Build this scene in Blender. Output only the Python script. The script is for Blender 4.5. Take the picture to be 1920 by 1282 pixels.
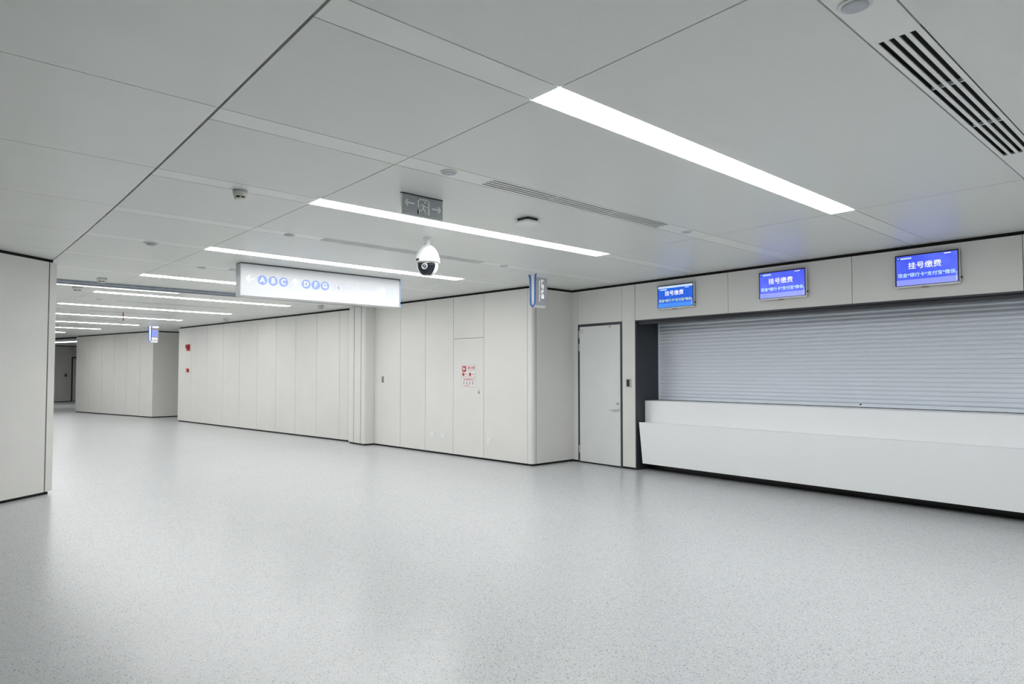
import bpy, bmesh, math
from mathutils import Vector, Matrix

for o in list(bpy.data.objects):
    bpy.data.objects.remove(o, do_unlink=True)
SC = bpy.context.scene
COL = SC.collection

# ------------------------------------------------------------------ camera
HEAD, PITCH = 48.835, 1.9            # degrees: heading counter-clockwise from +X, tilt upwards
EYE, H = 1.44, 2.80                  # eye height and ceiling height in metres
cd = bpy.data.cameras.new('camera')
cd.sensor_width = 36.0
cd.lens = 36.0 * 1205 / 1920
cd.shift_y = 18.0 / 1920
cd.clip_end = 200
cam = bpy.data.objects.new('camera', cd)
COL.objects.link(cam)
cam.location = (0, 0, EYE)
cam.rotation_euler = (math.radians(90 + PITCH), 0, math.radians(HEAD - 90))
SC.camera = cam

# ------------------------------------------------------------------ world, exposure
w = bpy.data.worlds.new('world'); SC.world = w; w.use_nodes = True
w.node_tree.nodes['Background'].inputs[0].default_value = (0.8, 0.85, 0.9, 1)
w.node_tree.nodes['Background'].inputs[1].default_value = 0.0
SC.view_settings.view_transform = 'Standard'
SC.view_settings.look = 'None'
SC.view_settings.gamma = 1.0
SC.view_settings.use_curve_mapping = False
SC.view_settings.exposure = 0.0
SC.cycles.diffuse_bounces = 5
SC.cycles.max_bounces = 8
LAMP = 26.0                           # radiance of the ceiling light diffusers

# ------------------------------------------------------------------ materials
def mat(name, col, rough=0.5, metal=0.0, spec=0.5, emit=None, estr=0.0):
    m = bpy.data.materials.new(name); m.use_nodes = True
    b = m.node_tree.nodes['Principled BSDF']
    b.inputs['Base Color'].default_value = (*col, 1)
    b.inputs['Roughness'].default_value = rough
    b.inputs['Metallic'].default_value = metal
    b.inputs['Specular IOR Level'].default_value = spec
    if emit:
        b.inputs['Emission Color'].default_value = (*emit, 1)
        b.inputs['Emission Strength'].default_value = estr
        m.cycles.emission_sampling = 'FRONT_BACK' if estr > 5 else 'NONE'
    return m

def nodes(m):
    return m.node_tree.nodes, m.node_tree.links, m.node_tree.nodes['Principled BSDF']

def grain(m, col, amount=0.03, scale=3.0):
    """faint uneven tint so that large flat sheets are not perfectly uniform"""
    N, L, b = nodes(m)
    g = N.new('ShaderNodeNewGeometry')
    t = N.new('ShaderNodeTexNoise'); t.inputs['Scale'].default_value = scale
    t.inputs['Detail'].default_value = 1
    r = N.new('ShaderNodeValToRGB')
    r.color_ramp.elements[0].position = 0.3; r.color_ramp.elements[1].position = 0.7
    r.color_ramp.elements[0].color = (*[c * (1 - amount) for c in col], 1)
    r.color_ramp.elements[1].color = (*[min(1, c * (1 + amount)) for c in col], 1)
    L.new(g.outputs['Position'], t.inputs['Vector']); L.new(t.outputs['Fac'], r.inputs['Fac'])
    L.new(r.outputs['Color'], b.inputs['Base Color'])
    return m

def mnode(N, L, op, a, b=None):
    n = N.new('ShaderNodeMath'); n.operation = op
    for i, v in enumerate((a, b)):
        if v is None: continue
        if isinstance(v, (int, float)): n.inputs[i].default_value = v
        else: L.new(v, n.inputs[i])
    return n.outputs[0]

WALLC = (0.755, 0.748, 0.722)
CEILC = (0.84, 0.855, 0.825)
M = {}
M['wall'] = grain(mat('warm_grey_wall_panel', WALLC, 0.42, spec=0.4), WALLC, 0.015, 2.0)
M['ceil'] = grain(mat('ceiling_sheet_metal', CEILC, 0.30, spec=0.45), CEILC, 0.015, 2.0)
M['gap'] = mat('shadow_gap_black', (0.012, 0.012, 0.013), 0.7, spec=0.2)  # near-black for gap backings and the painted shadow-gap strip
M['dark'] = mat('charcoal_metal', (0.030, 0.034, 0.042), 0.45)
M['frame'] = mat('anthracite_frame', (0.040, 0.045, 0.055), 0.4)
M['door'] = grain(mat('door_leaf_grey', (0.74, 0.765, 0.755), 0.45), (0.74, 0.765, 0.755), 0.015, 3)
M['white'] = mat('white_plastic', (0.85, 0.86, 0.86), 0.4)
M['counter'] = grain(mat('white_solid_surface', (0.94, 0.955, 0.975), 0.35), (0.94, 0.955, 0.975), 0.01, 2)
M['steel'] = mat('brushed_steel', (0.62, 0.62, 0.62), 0.35, 0.9)
M['silver'] = mat('silver_trim', (0.78, 0.77, 0.75), 0.4, 0.2)
M['slat'] = mat('shutter_aluminium', (0.83, 0.885, 0.955), 0.42, 0.0)
M['track'] = grain(mat('galvanised_track', (0.30, 0.34, 0.39), 0.45, 0.3), (0.30, 0.34, 0.39), 0.12, 14)
M['black'] = mat('black_plastic', (0.012, 0.012, 0.014), 0.35)
M['glass'] = mat('dark_dome_glass', (0.010, 0.012, 0.018), 0.05)
M['lens'] = mat('lens_glass', (0.10, 0.13, 0.18), 0.08)
M['red'] = mat('red_plastic', (0.45, 0.015, 0.015), 0.4)
M['redprint'] = mat('red_print', (0.50, 0.045, 0.055), 0.5)
M['borderprint'] = mat('faded_border_print', (0.55, 0.30, 0.31), 0.5)
M['greyprint'] = mat('grey_print', (0.16, 0.16, 0.17), 0.5)
M['plate'] = mat('sign_plate', (0.82, 0.80, 0.80), 0.4)
M['speaker'] = mat('speaker_grille', (0.50, 0.53, 0.56), 0.5)
M['cream'] = mat('detector_plastic', (0.74, 0.74, 0.68), 0.45)
M['exit'] = mat('exit_sign_grey', (0.36, 0.39, 0.405), 0.35)
M['exitprint'] = mat('exit_sign_print', (0.82, 0.86, 0.87), 0.45)
M['blue'] = mat('blue_trim', (0.03, 0.16, 0.55), 0.35)
M['paleblue'] = mat('pale_blue_trim', (0.25, 0.42, 0.78), 0.35)
M['ring'] = mat('door_sticker', (0.42, 0.30, 0.28), 0.5)
M['signgrey'] = mat('plaque_grey', (0.50, 0.52, 0.55), 0.4)
M['signtext'] = mat('plaque_lettering', (0.95, 0.95, 0.97), 0.4, emit=(1, 1, 1), estr=0.45)
M['lamp'] = mat('lit_diffuser', (0.9, 0.9, 0.9), 0.5, emit=(1.0, 1.0, 0.99), estr=LAMP)
M['lamp_far'] = mat('lit_diffuser_hall', (0.9, 0.9, 0.9), 0.5, emit=(1.0, 1.0, 0.99), estr=LAMP * 0.88)
M['lightbox'] = mat('lightbox_face', (0.46, 0.47, 0.49), 0.35, emit=(0.96, 0.98, 1.0), estr=0.08)
M['lightbox_blue'] = mat('lightbox_blue_disc', (0.18, 0.26, 0.56), 0.35, emit=(0.45, 0.55, 1.0), estr=0.08)
M['lightbox_white'] = mat('lightbox_white_lettering', (0.9, 0.9, 0.9), 0.35, emit=(1, 1, 1), estr=0.75)
M['lightbox_faint'] = mat('lightbox_faint_lettering', (0.42, 0.45, 0.54), 0.35, emit=(0.95, 0.97, 1.0), estr=0.05)
M['lightbox_cyan'] = mat('lightbox_cyan_mark', (0.34, 0.50, 0.56), 0.35, emit=(0.85, 0.97, 1.0), estr=0.08)
M['lit_blue'] = mat('lit_blue_panel', (0.1, 0.15, 0.5), 0.4, emit=(0.30, 0.38, 0.98), estr=0.85)
M['lit_white'] = mat('lit_white_panel', (0.9, 0.9, 0.9), 0.4, emit=(1, 1, 1), estr=0.7)

def screen_mat(name, c0, c1, e):
    """lit picture: plain two-tone blue from a soft noise, as displayed on the screen"""
    m = mat(name, (0.01, 0.01, 0.02), 0.25)
    N, L, b = nodes(m)
    g = N.new('ShaderNodeNewGeometry')
    t = N.new('ShaderNodeTexNoise'); t.inputs['Scale'].default_value = 5
    r = N.new('ShaderNodeValToRGB')
    r.color_ramp.elements[0].position = 0.35; r.color_ramp.elements[1].position = 0.65
    r.color_ramp.elements[0].color = (*c0, 1); r.color_ramp.elements[1].color = (*c1, 1)
    L.new(g.outputs['Position'], t.inputs['Vector']); L.new(t.outputs['Fac'], r.inputs['Fac'])
    L.new(r.outputs['Color'], b.inputs['Emission Color'])
    b.inputs['Emission Strength'].default_value = e
    return m
M['scr_a'] = screen_mat('screen_deep_blue', (0.0, 0.08, 0.72), (0.0, 0.14, 0.75), 1.0)
M['scr_b'] = screen_mat('screen_violet_blue', (0.06, 0.10, 0.90), (0.10, 0.16, 0.98), 1.0)
M['scr_band'] = mat('screen_light_band', (0.1, 0.1, 0.2), 0.25, emit=(0.24, 0.30, 1.0), estr=1.0)
M['scr_band_a'] = mat('screen_azure_band', (0.1, 0.1, 0.2), 0.25, emit=(0.0, 0.22, 0.85), estr=1.0)
M['scr_white'] = mat('screen_white', (0.5, 0.5, 0.5), 0.25, emit=(0.95, 0.97, 1.0), estr=0.95)
M['scr_bar'] = mat('screen_pale_bar', (0.5, 0.5, 0.5), 0.25, emit=(0.45, 0.62, 0.85), estr=0.9)
M['scr_green'] = mat('screen_pale_green', (0.5, 0.5, 0.5), 0.25, emit=(0.55, 0.90, 0.72), estr=0.9)
M['scr_yellow'] = mat('screen_yellow', (0.5, 0.5, 0.3), 0.25, emit=(0.55, 0.80, 0.28), estr=0.85)
M['scr_logo'] = mat('screen_logo_blue', (0.0, 0.0, 0.2), 0.25, emit=(0.0, 0.06, 0.45), estr=1.0)

def perforated():
    m = mat('perforated_ceiling_sheet', CEILC, 0.34, spec=0.45)
    N, L, b = nodes(m)
    g = N.new('ShaderNodeNewGeometry')
    s = N.new('ShaderNodeSeparateXYZ'); L.new(g.outputs['Position'], s.inputs[0])
    P = 0.0065
    d = []
    for ax in ('X', 'Y'):
        f = mnode(N, L, 'FRACT', mnode(N, L, 'DIVIDE', s.outputs[ax], P))
        c = mnode(N, L, 'SUBTRACT', f, 0.5)
        d.append(mnode(N, L, 'MULTIPLY', c, c))
    r = mnode(N, L, 'SQRT', mnode(N, L, 'ADD', d[0], d[1]))
    hole = mnode(N, L, 'LESS_THAN', r, 0.26)
    mx = N.new('ShaderNodeMix'); mx.data_type = 'RGBA'
    L.new(hole, mx.inputs[0])
    mx.inputs[6].default_value = (*CEILC, 1)
    mx.inputs[7].default_value = (0.50, 0.51, 0.50, 1)
    L.new(mx.outputs[2], b.inputs['Base Color'])
    return m
M['perf'] = perforated()

def floor_mat():
    m = mat('speckled_vinyl', (0.45, 0.465, 0.475), 0.265, spec=0.62)
    N, L, b = nodes(m)
    g = N.new('ShaderNodeNewGeometry')
    n = N.new('ShaderNodeTexNoise'); n.inputs['Scale'].default_value = 1.1; n.inputs['Detail'].default_value = 1
    L.new(g.outputs['Position'], n.inputs['Vector'])
    r = N.new('ShaderNodeValToRGB')
    r.color_ramp.elements[0].color = (0.480, 0.500, 0.514, 1); r.color_ramp.elements[1].color = (0.508, 0.528, 0.540, 1)
    L.new(n.outputs['Fac'], r.inputs['Fac'])
    col = r.outputs['Color']
    for sc, frac, rad, c, key in ((150, 0.40, 0.36, (0.455, 0.475, 0.49), 0), (95, 0.13, 0.30, (0.19, 0.20, 0.23), 1),
                                  (130, 0.28, 0.34, (0.66, 0.675, 0.68), 2), (90, 0.08, 0.34, (0.56, 0.48, 0.34), 0)):
        v = N.new('ShaderNodeTexVoronoi'); v.voronoi_dimensions = '2D'; v.inputs['Scale'].default_value = sc
        L.new(g.outputs['Position'], v.inputs['Vector'])
        sp = N.new('ShaderNodeSeparateColor'); L.new(v.outputs['Color'], sp.inputs[0])
        pick = mnode(N, L, 'LESS_THAN', sp.outputs[key], frac)
        near = mnode(N, L, 'LESS_THAN', v.outputs['Distance'], rad)
        both = mnode(N, L, 'MULTIPLY', pick, near)
        mx = N.new('ShaderNodeMix'); mx.data_type = 'RGBA'
        L.new(both, mx.inputs[0]); L.new(col, mx.inputs[6]); mx.inputs[7].default_value = (*c, 1)
        col = mx.outputs[2]
    L.new(col, b.inputs['Base Color'])
    return m
M['floor'] = floor_mat()

# ------------------------------------------------------------------ object helpers
def tag(o, label=None, cat=None, group=None, kind=None):
    if label: o['label'] = label
    if cat: o['category'] = cat
    if group: o['group'] = group
    if kind: o['kind'] = kind
    return o

def empty(name, loc, label=None, cat=None, group=None, kind=None):
    o = bpy.data.objects.new(name, None); COL.objects.link(o)
    o.location = loc; o.empty_display_size = 0.1
    WORLD[o.name] = Vector(loc)
    return tag(o, label, cat, group, kind)

WORLD = {}
CACHE = {}
def mesh_obj(name, verts, faces, m, parent=None, smooth=False, origin=None):
    """one mesh object from world-space vertices; alike pieces share their mesh data"""
    vs = [Vector(v) for v in verts]
    if origin is None:
        c = sum(vs, Vector()) / len(vs); z = min(v.z for v in vs)
        origin = Vector((c.x, c.y, z))
    origin = Vector(origin)
    loc = [v - origin for v in vs]
    key = (m if isinstance(m, str) else m.name, smooth, tuple((round(v.x, 4), round(v.y, 4), round(v.z, 4)) for v in loc), tuple(map(tuple, faces)))
    me = CACHE.get(key)
    if me is None:
        me = bpy.data.meshes.new(name)
        me.from_pydata([tuple(v) for v in loc], [], [tuple(f) for f in faces])
        bm = bmesh.new(); bm.from_mesh(me); bmesh.ops.recalc_face_normals(bm, faces=bm.faces); bm.to_mesh(me); bm.free()
        me.materials.append(M[m] if isinstance(m, str) else m)
        if smooth:
            for p in me.polygons: p.use_smooth = True
        me.update(); CACHE[key] = me
    o = bpy.data.objects.new(name, me); COL.objects.link(o)
    WORLD[o.name] = origin
    if parent is not None:
        o.parent = parent; o.location = origin - WORLD[parent.name]
    else:
        o.location = origin
    return o

def prism_data(poly, z0, z1):
    n = len(poly)
    v = [(p[0], p[1], z0) for p in poly] + [(p[0], p[1], z1) for p in poly]
    f = [tuple(range(n))[::-1], tuple(range(n, 2 * n))] + [(i, (i + 1) % n, n + (i + 1) % n, n + i) for i in range(n)]
    return v, f

def prism(name, poly, z0, z1, m, parent=None):
    return mesh_obj(name, *prism_data(poly, z0, z1), m, parent)

class Frame:
    """a flat face in the place: r runs right, u up, n out of the face towards the viewer"""
    def __init__(self, o, r, n, u=(0, 0, 1)):
        self.o, self.r, self.n, self.u = Vector(o), Vector(r).normalized(), Vector(n).normalized(), Vector(u).normalized()
    def p(self, r, u, n=0.0):
        return self.o + self.r * r + self.u * u + self.n * n
    def box(self, name, r0, r1, u0, u1, n0, n1, m, parent=None, bevel=0.0):
        v = [self.p(r, u, n) for n in (n0, n1) for r, u in ((r0, u0), (r1, u0), (r1, u1), (r0, u1))]
        f = [(0, 3, 2, 1), (4, 5, 6, 7), (0, 1, 5, 4), (1, 2, 6, 5), (2, 3, 7, 6), (3, 0, 4, 7)]
        if bevel:
            b = bevel
            v = [self.p(r, u, n0) for r, u in ((r0, u0), (r1, u0), (r1, u1), (r0, u1))]
            v += [self.p(r, u, n1 - b) for r, u in ((r0, u0), (r1, u0), (r1, u1), (r0, u1))]
            v += [self.p(r, u, n1) for r, u in ((r0 + b, u0 + b), (r1 - b, u0 + b), (r1 - b, u1 - b), (r0 + b, u1 - b))]
            f = [(0, 3, 2, 1), (8, 9, 10, 11)]
            for k in (0, 4):
                f += [(k + i, k + (i + 1) % 4, k + 4 + (i + 1) % 4, k + 4 + i) for i in range(4)]
        return mesh_obj(name, v, f, m, parent)
    def shape(self, name, polys, n0, n1, m, parent=None):
        """flat polygons (each a list of r, u) joined into one mark with thickness n1 - n0"""
        v, f = [], []
        for poly in polys:
            k, n = len(v), len(poly)
            v += [self.p(r, u, n0) for r, u in poly] + [self.p(r, u, n1) for r, u in poly]
            f += [tuple(k + i for i in range(n)), tuple(k + n + i for i in range(n))[::-1]]
            f += [(k + i, k + (i + 1) % n, k + n + (i + 1) % n, k + n + i) for i in range(n)]
        return mesh_obj(name, v, f, m, parent)
    def text(self, name, body, r, u, size, m, parent, n=0.002, align='CENTER', rot=0.0, width=None, bold=0.0):
        cu = bpy.data.curves.new(name, 'FONT'); cu.body = body; cu.size = size; cu.align_x = align; cu.align_y = 'CENTER'
        cu.resolution_u = 3; cu.offset = bold
        t = bpy.data.objects.new('lettering_source', cu); COL.objects.link(t)
        dg = bpy.context.evaluated_depsgraph_get(); dg.update()
        me0 = bpy.data.meshes.new_from_object(t.evaluated_get(dg))
        vs = [v.co.copy() for v in me0.vertices]; fs = [tuple(p.vertices) for p in me0.polygons]
        bpy.data.objects.remove(t, do_unlink=True); bpy.data.meshes.remove(me0)
        if not vs: return None
        if width:
            x0, x1 = min(v.x for v in vs), max(v.x for v in vs)
            k = width / (x1 - x0)
            for v in vs: v.x = v.x * k if align != 'LEFT' else (v.x - x0) * k
        c, s = math.cos(rot), math.sin(rot)
        return mesh_obj(name, [self.p(r + v.x * c - v.y * s, u + v.x * s + v.y * c, n) for v in vs], fs, m, parent)

def lathe(name, c, prof, m, parent=None, seg=32, axis=None, smooth=True):
    """surface of revolution about a vertical axis through c (or about axis); prof: (radius, height)"""
    c = Vector(c); ax = Vector(axis or (0, 0, 1)).normalized()
    e1 = ax.orthogonal().normalized(); e2 = ax.cross(e1)
    v, f = [], []
    for (r, h) in prof:
        for i in range(seg):
            a = 2 * math.pi * i / seg
            v.append(c + ax * h + (e1 * math.cos(a) + e2 * math.sin(a)) * r)
    for k in range(len(prof) - 1):
        for i in range(seg):
            j = (i + 1) % seg
            f.append((k * seg + i, k * seg + j, (k + 1) * seg + j, (k + 1) * seg + i))
    f.append(tuple(range(seg))); f.append(tuple((len(prof) - 1) * seg + i for i in range(seg)))
    return mesh_obj(name, v, f, m, parent, smooth, origin=c)

def circle(cr, cu, rad, n=24, a0=0, a1=360):
    full = abs(a1 - a0) >= 360
    k = n if full else n + 1
    return [(cr + rad * math.cos(math.radians(a0 + (a1 - a0) * i / n)), cu + rad * math.sin(math.radians(a0 + (a1 - a0) * i / n))) for i in range(k)]

def stroke(p, q, t):
    dx, dy = q[0] - p[0], q[1] - p[1]; l = math.hypot(dx, dy) or 1
    x, y = -dy / l * t / 2, dx / l * t / 2
    return [(p[0] + x, p[1] + y), (p[0] - x, p[1] - y), (q[0] - x, q[1] - y), (q[0] + x, q[1] + y)]

# ------------------------------------------------------------------ the setting: floor
fl = mesh_obj('floor', *prism_data([(-7, -7), (13, -7), (13, 45), (-7, 45)], -0.05, 0.0), 'floor', origin=(0, 0, 0))
tag(fl, 'pale grey speckled vinyl floor with soft reflections', kind='structure')

# ------------------------------------------------------------------ ceiling grid
def warp(u, y):
    """the grid is square near the counter and follows the curved building further down the hall"""
    t = max(0.0, y - 3.37)
    wgt = 0.5 if u <= 1.0 else 0.5 + 0.25 * (u - 1.0) / 1.16 if u <= 2.16 else 0.75 + 0.25 * (u - 2.16) / 3.5 if u <= 5.66 else 1.0
    return (u - 0.00548 * t * t * wgt, y + (u - 4.0) * 0.0055 * t)
def cell(u0, u1, y0, y1, g=0.0035):
    return [warp(u0 + g, y0 + g), warp(u1 - g, y0 + g), warp(u1 - g, y1 - g), warp(u0 + g, y1 - g)]

UA, UB, UC, UD = 1.015, 2.16, 5.655, 9.2
Y0, DY, SW = 2.125, 1.317, 0.19
def row(n): return Y0 + DY * n
N0, N1 = -6, 33
TB, TT = H, H + 0.02                    # underside and top of the ceiling sheets
ce = mesh_obj('ceiling', *prism_data([(-7, -7), (13, -7), (13, 45), (-7, 45)], H + 0.05, H + 0.15), 'gap', origin=(0, 0, H + 0.05))
tag(ce, 'suspended ceiling of perforated metal sheets and narrow strips', kind='structure')
VENT = (2.84, 4.97)
light_rows, vent_rows = [], []
for n in range(N0, N1):
    y = row(n)
    for u0, u1 in ((-7.0, -4.2), (-4.2, -1.6), (-1.6, UA - 0.006)):
        prism('ceiling_panel', cell(u0, u1, y, y + DY), TB, TT, 'ceil', ce)
    ud = UD if n < 12 else UD + 9.0
    for u0, u1 in ((UA, UB), (UB, UC), (UC, ud)):
        prism('ceiling_panel', cell(u0, u1, y + SW, y + DY), TB, TT, 'perf', ce)
    prism('ceiling_strip', cell(UA, UB, y, y + SW), TB, TT, 'ceil', ce)
    prism('ceiling_strip', cell(UC, ud, y, y + SW), TB, TT, 'ceil', ce)
    if n % 2 == 0:
        light_rows.append(n)
    else:
        vent_rows.append(n)
        prism('ceiling_strip', cell(UB, VENT[0] + 0.0035, y, y + SW), TB, TT, 'ceil', ce)
        prism('ceiling_strip', cell(VENT[1] - 0.0035, UC, y, y + SW), TB, TT, 'ceil', ce)

# ceiling lights
near_lab = {0: 'bright linear ceiling light whose end points to the wall with blue screens',
            2: 'bright linear ceiling light seen right behind the grey exit sign',
            4: 'bright linear ceiling light just in front of the hanging direction sign',
            6: 'bright linear ceiling light between direction sign and grey ceiling track'}
for n in light_rows:
    if n > 18 or n < -4: 
        prism('ceiling_strip', cell(UB, UC, row(n), row(n) + SW), TB, TT, 'ceil', ce)
        continue
    y = row(n); c = warp(3.9, y + SW / 2)
    far = n > 6
    ordn = ['first', 'second', 'third', 'fourth', 'fifth', 'sixth', 'seventh', 'eighth', 'ninth']
    lab = near_lab.get(n) or (ordn[(n - 8) // 2] + ' linear light counted from the grey ceiling track down the hall' if far else
                              'linear ceiling light over the open floor before the counter, out past the speaker' if n == -2 else 'linear ceiling light over the open floor at the end of the bay')
    # n < 0: lamps of the same grid beyond the edge of the picture
    L_ = empty({-2: 'ceiling_light_offscreen', -4: 'linear_light_offscreen'}.get(n, 'ceiling_light'), (c[0], c[1], H), lab, 'light', 'linear lights beyond the track' if far else 'linear lights before the track')
    prism({-2: 'diffuser_offscreen', -4: 'light_panel_offscreen'}.get(n, 'diffuser'), cell(UB, UC, y, y + SW, 0.004), H - 0.001, H + 0.012, 'lamp_far' if far else 'lamp', L_)
    prism('housing', cell(UB, UC, y, y + SW, 0.001), H + 0.0125, H + 0.045, 'white', L_)

# slot vents
vlab = {-1: 'four-slot air vent in the ceiling strip above the counter screens',
        1: 'four-slot air vent between the exit sign and the large ceiling light',
        3: 'four-slot air vent crossing behind the white dome camera',
        5: 'slotted air vent partly covered by the hanging direction sign'}
for n in vent_rows:
    if n < -1 or n > 15 or n == 7: 
        prism('ceiling_strip', cell(*VENT, row(n), row(n) + SW), TB, TT, 'ceil', ce)
        continue
    y = row(n); c = warp(3.9, y + SW / 2)
    V_ = empty('air_vent', (c[0], c[1], H), vlab.get(n) or 'slim slotted air vent after the ' + ('', 'first', 'second', 'third', 'fourth')[(n - 7) // 2] + ' linear light beyond the ceiling track', 'vent', 'slot vents')
    m0, sl, br = 0.026, 0.0215, 0.0173         # margin, slot width, bar width
    yy = y + 0.0035
    segs = [(yy, y + m0)]
    yb = y + m0 + sl
    for k in range(3):
        segs.append((yb, yb + br)); yb += br + sl
    segs.append((yb, y + SW - 0.0035))
    for a, b_ in segs:
        prism('bar', cell(VENT[0], VENT[1], a, b_, 0.0), TB, TB + 0.006, 'ceil', V_)
    for a in (VENT[0], VENT[1] - 0.02):
        prism('end_piece', cell(a, a + 0.02, yy, y + SW - 0.0035, 0.0), TB + 0.0005, TB + 0.0065, 'ceil', V_)
    prism('trough', cell(VENT[0], VENT[1], yy, y + SW - 0.004, 0.0), TT + 0.006, TT + 0.024, 'gap', V_)
    for a in (VENT[0] + 0.71, VENT[0] + 1.42):
        prism('spacer', cell(a, a + 0.012, y + m0, yb, 0.0), TB + 0.010, TT + 0.006, 'slat', V_)

# shutter track across the ceiling and the pale trim behind it
tr = empty('shutter_track', (3.6, 11.4, H), 'grey metal shutter track running across the ceiling', 'track')
A_, B_ = Vector((1.0, 11.27)), Vector((6.19, 11.40))
d_ = (B_ - A_).normalized(); q_ = Vector((-d_.y, d_.x))
def strip2(a, b, o0, o1): return [tuple(a + q_ * o0), tuple(b + q_ * o0), tuple(b + q_ * o1), tuple(a + q_ * o1)]
prism('guide_rail', strip2(A_, B_, 0.0, 0.07), H - 0.030, H + 0.001, 'track', tr)
prism('guide_rail', strip2(A_, B_, 0.24, 0.31), H - 0.030, H + 0.001, 'track', tr)
prism('bottom_bar', strip2(A_, B_, 0.075, 0.235), H - 0.020, H + 0.001, 'track', tr)
M['lamp_thin'] = mat('lit_thin_line', (0.9, 0.9, 0.88), 0.5, emit=(1.0, 1.0, 0.96), estr=2.0)
tl = empty('ceiling_light', (1.9, 11.9, H), 'thin cream light line tucked right behind the grey shutter track', 'light')
prism('diffuser', strip2(A_, A_ + d_ * 1.92, 0.615, 0.685), H - 0.007, H - 0.0035, 'lamp_thin', tl)
prism('lens_lip', strip2(A_, A_ + d_ * 1.925, 0.610, 0.690), H - 0.0035, H - 0.003, 'white', tl)
wt = prism('trim_1', strip2(A_, B_, 0.56, 0.74), H - 0.003, H + 0.001, 'white')
tag(wt, 'pale trim strip behind the shutter track', kind='structure')
dk = prism('shadow_gap_strip', [(2.55, 32.4), (3.9, 27.9), (4.1, 27.96), (2.75, 32.46)], H - 0.04, H + 0.001, 'gap')  # flat black box put in for the dark shadow gap up there
tag(dk, 'black strip standing in for a shadow gap in the far ceiling', kind='structure')
fl_ = empty('ceiling_light', (3.8, 33.9, H), 'short linear light in the ceiling near the far grey door', 'light')
prism('diffuser', [(3.3, 35.2), (4.3, 32.45), (4.5, 32.52), (3.5, 35.27)], H - 0.012, H - 0.002, 'lamp', fl_)
prism('housing', [(3.29, 35.2), (4.29, 32.44), (4.51, 32.52), (3.51, 35.28)], H - 0.002, H + 0.0005, 'white', fl_)

# ------------------------------------------------------------------ walls
def wall(name, a, b, joints, label, thick=0.15, g=0.0042, skip=(), z_split=None, back_side=None):
    """dark backing from a to b (the room lies on the right-hand side going a -> b) with proud panels"""
    a, b = Vector(a), Vector(b); d = (b - a).normalized(); Lg = (b - a).length
    nrm = Vector((d.y, -d.x))
    if back_side: nrm = -nrm
    def poly(s0, s1, n0, n1): return [tuple(a + d * s0 + nrm * n0), tuple(a + d * s1 + nrm * n0), tuple(a + d * s1 + nrm * n1), tuple(a + d * s0 + nrm * n1)]
    base = prism(name, poly(0.03, Lg - 0.03, -thick, -0.012), 0, H, 'gap')
    tag(base, label, kind='structure')
    js = [0.0] + [j for j in joints] + [Lg]
    for i in range(len(js) - 1):
        if i in skip: continue
        g0 = g if i else 0.0; g1 = g if i < len(js) - 2 else 0.0
        zs = [(0.032, H - 0.036)]
        if z_split and i in z_split: zs = [(0.032, z_split[i] - 0.003), (z_split[i] + 0.003, H - 0.036)]
        for z0, z1 in zs:
            prism('wall_panel', poly(js[i] + g0, js[i + 1] - g1, -0.0125, 0.0), z0, z1, 'wall', base)
    return base, a, d, nrm, poly

M0, M1 = (6.79, 7.29), (6.43, 11.55)
K0, K1 = (6.30, 12.48), (5.16, 21.10)
FB0, FB1 = (4.92, 23.2), (3.50, 28.40)
NL0, NL1 = (0.94, 9.46), (-5.6, 4.17)

# middle wall: a -> b runs from the near corner down the hall, room on the left-hand side
mid, mA, mD, mN, mPoly = wall('wall_middle', M0, M1, [0.10, 1.09, 1.862, 2.646, 3.405], 'pale panelled wall with the fire hydrant notice',
                              skip=(0,), z_split={2: 2.033}, back_side=True)
# rounded corner piece where the middle wall meets the pillar side
R_ = 0.055
u1, u2 = mD, Vector((1, 0))
c0 = Vector(M0)
pts = [c0 + u1 * 0.097, c0 + u1 * R_]
for i in range(1, 8):
    t = i / 8
    pts.append((c0 + u1 * R_) * (1 - t) ** 2 + c0 * 2 * t * (1 - t) + (c0 + u2 * R_) * t * t)
pts += [c0 + u2 * R_, c0 + u2 * 0.075, c0 + u2 * 0.075 + Vector((0, 0.03)), c0 + u1 * 0.097 + Vector((0.03, 0))]
prism('corner_panel', [tuple(p) for p in pts], 0.032, H - 0.036, 'wall', mid)
sidew, *_ = wall('wall_pillar', M0, (7.70, 7.30), [0.084], 'plain panelled side of the wall pillar next to the door', skip=(0,), thick=0.14)

# pilaster between the two walls
pw = prism('wall_pilaster', [(6.225, 11.58), (6.45, 11.58), (6.45, 12.19), (6.222, 12.19)], 0, H, 'gap')
tag(pw, 'pale pilaster where the shutter track meets the wall', kind='structure')
prism('wall_panel', [(6.203, 12.19), (6.203, 12.00), (6.218, 12.00), (6.218, 12.19)], 0.032, H - 0.001, 'wall', pw)
prism('wall_panel', [(6.203, 11.975), (6.205, 11.71), (6.220, 11.71), (6.218, 11.975)], 0.032, H - 0.001, 'wall', pw)
rc = [(6.205, 11.685), (6.207, 11.60), (6.212, 11.575), (6.228, 11.560), (6.25, 11.555), (6.445, 11.555), (6.445, 11.57), (6.26, 11.576), (6.225, 11.60), (6.220, 11.685)]
prism('corner_panel', rc, 0.032, H - 0.001, 'wall', pw)
prism('wall_panel', [(6.203, 12.19), (6.203, 12.205), (6.45, 12.205), (6.45, 12.19)], 0.032, H - 0.001, 'wall', pw)
wall('wall_recess', (6.42, 12.19), (6.30, 12.48), [], 'narrow return beside the pilaster', back_side=True)

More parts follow.
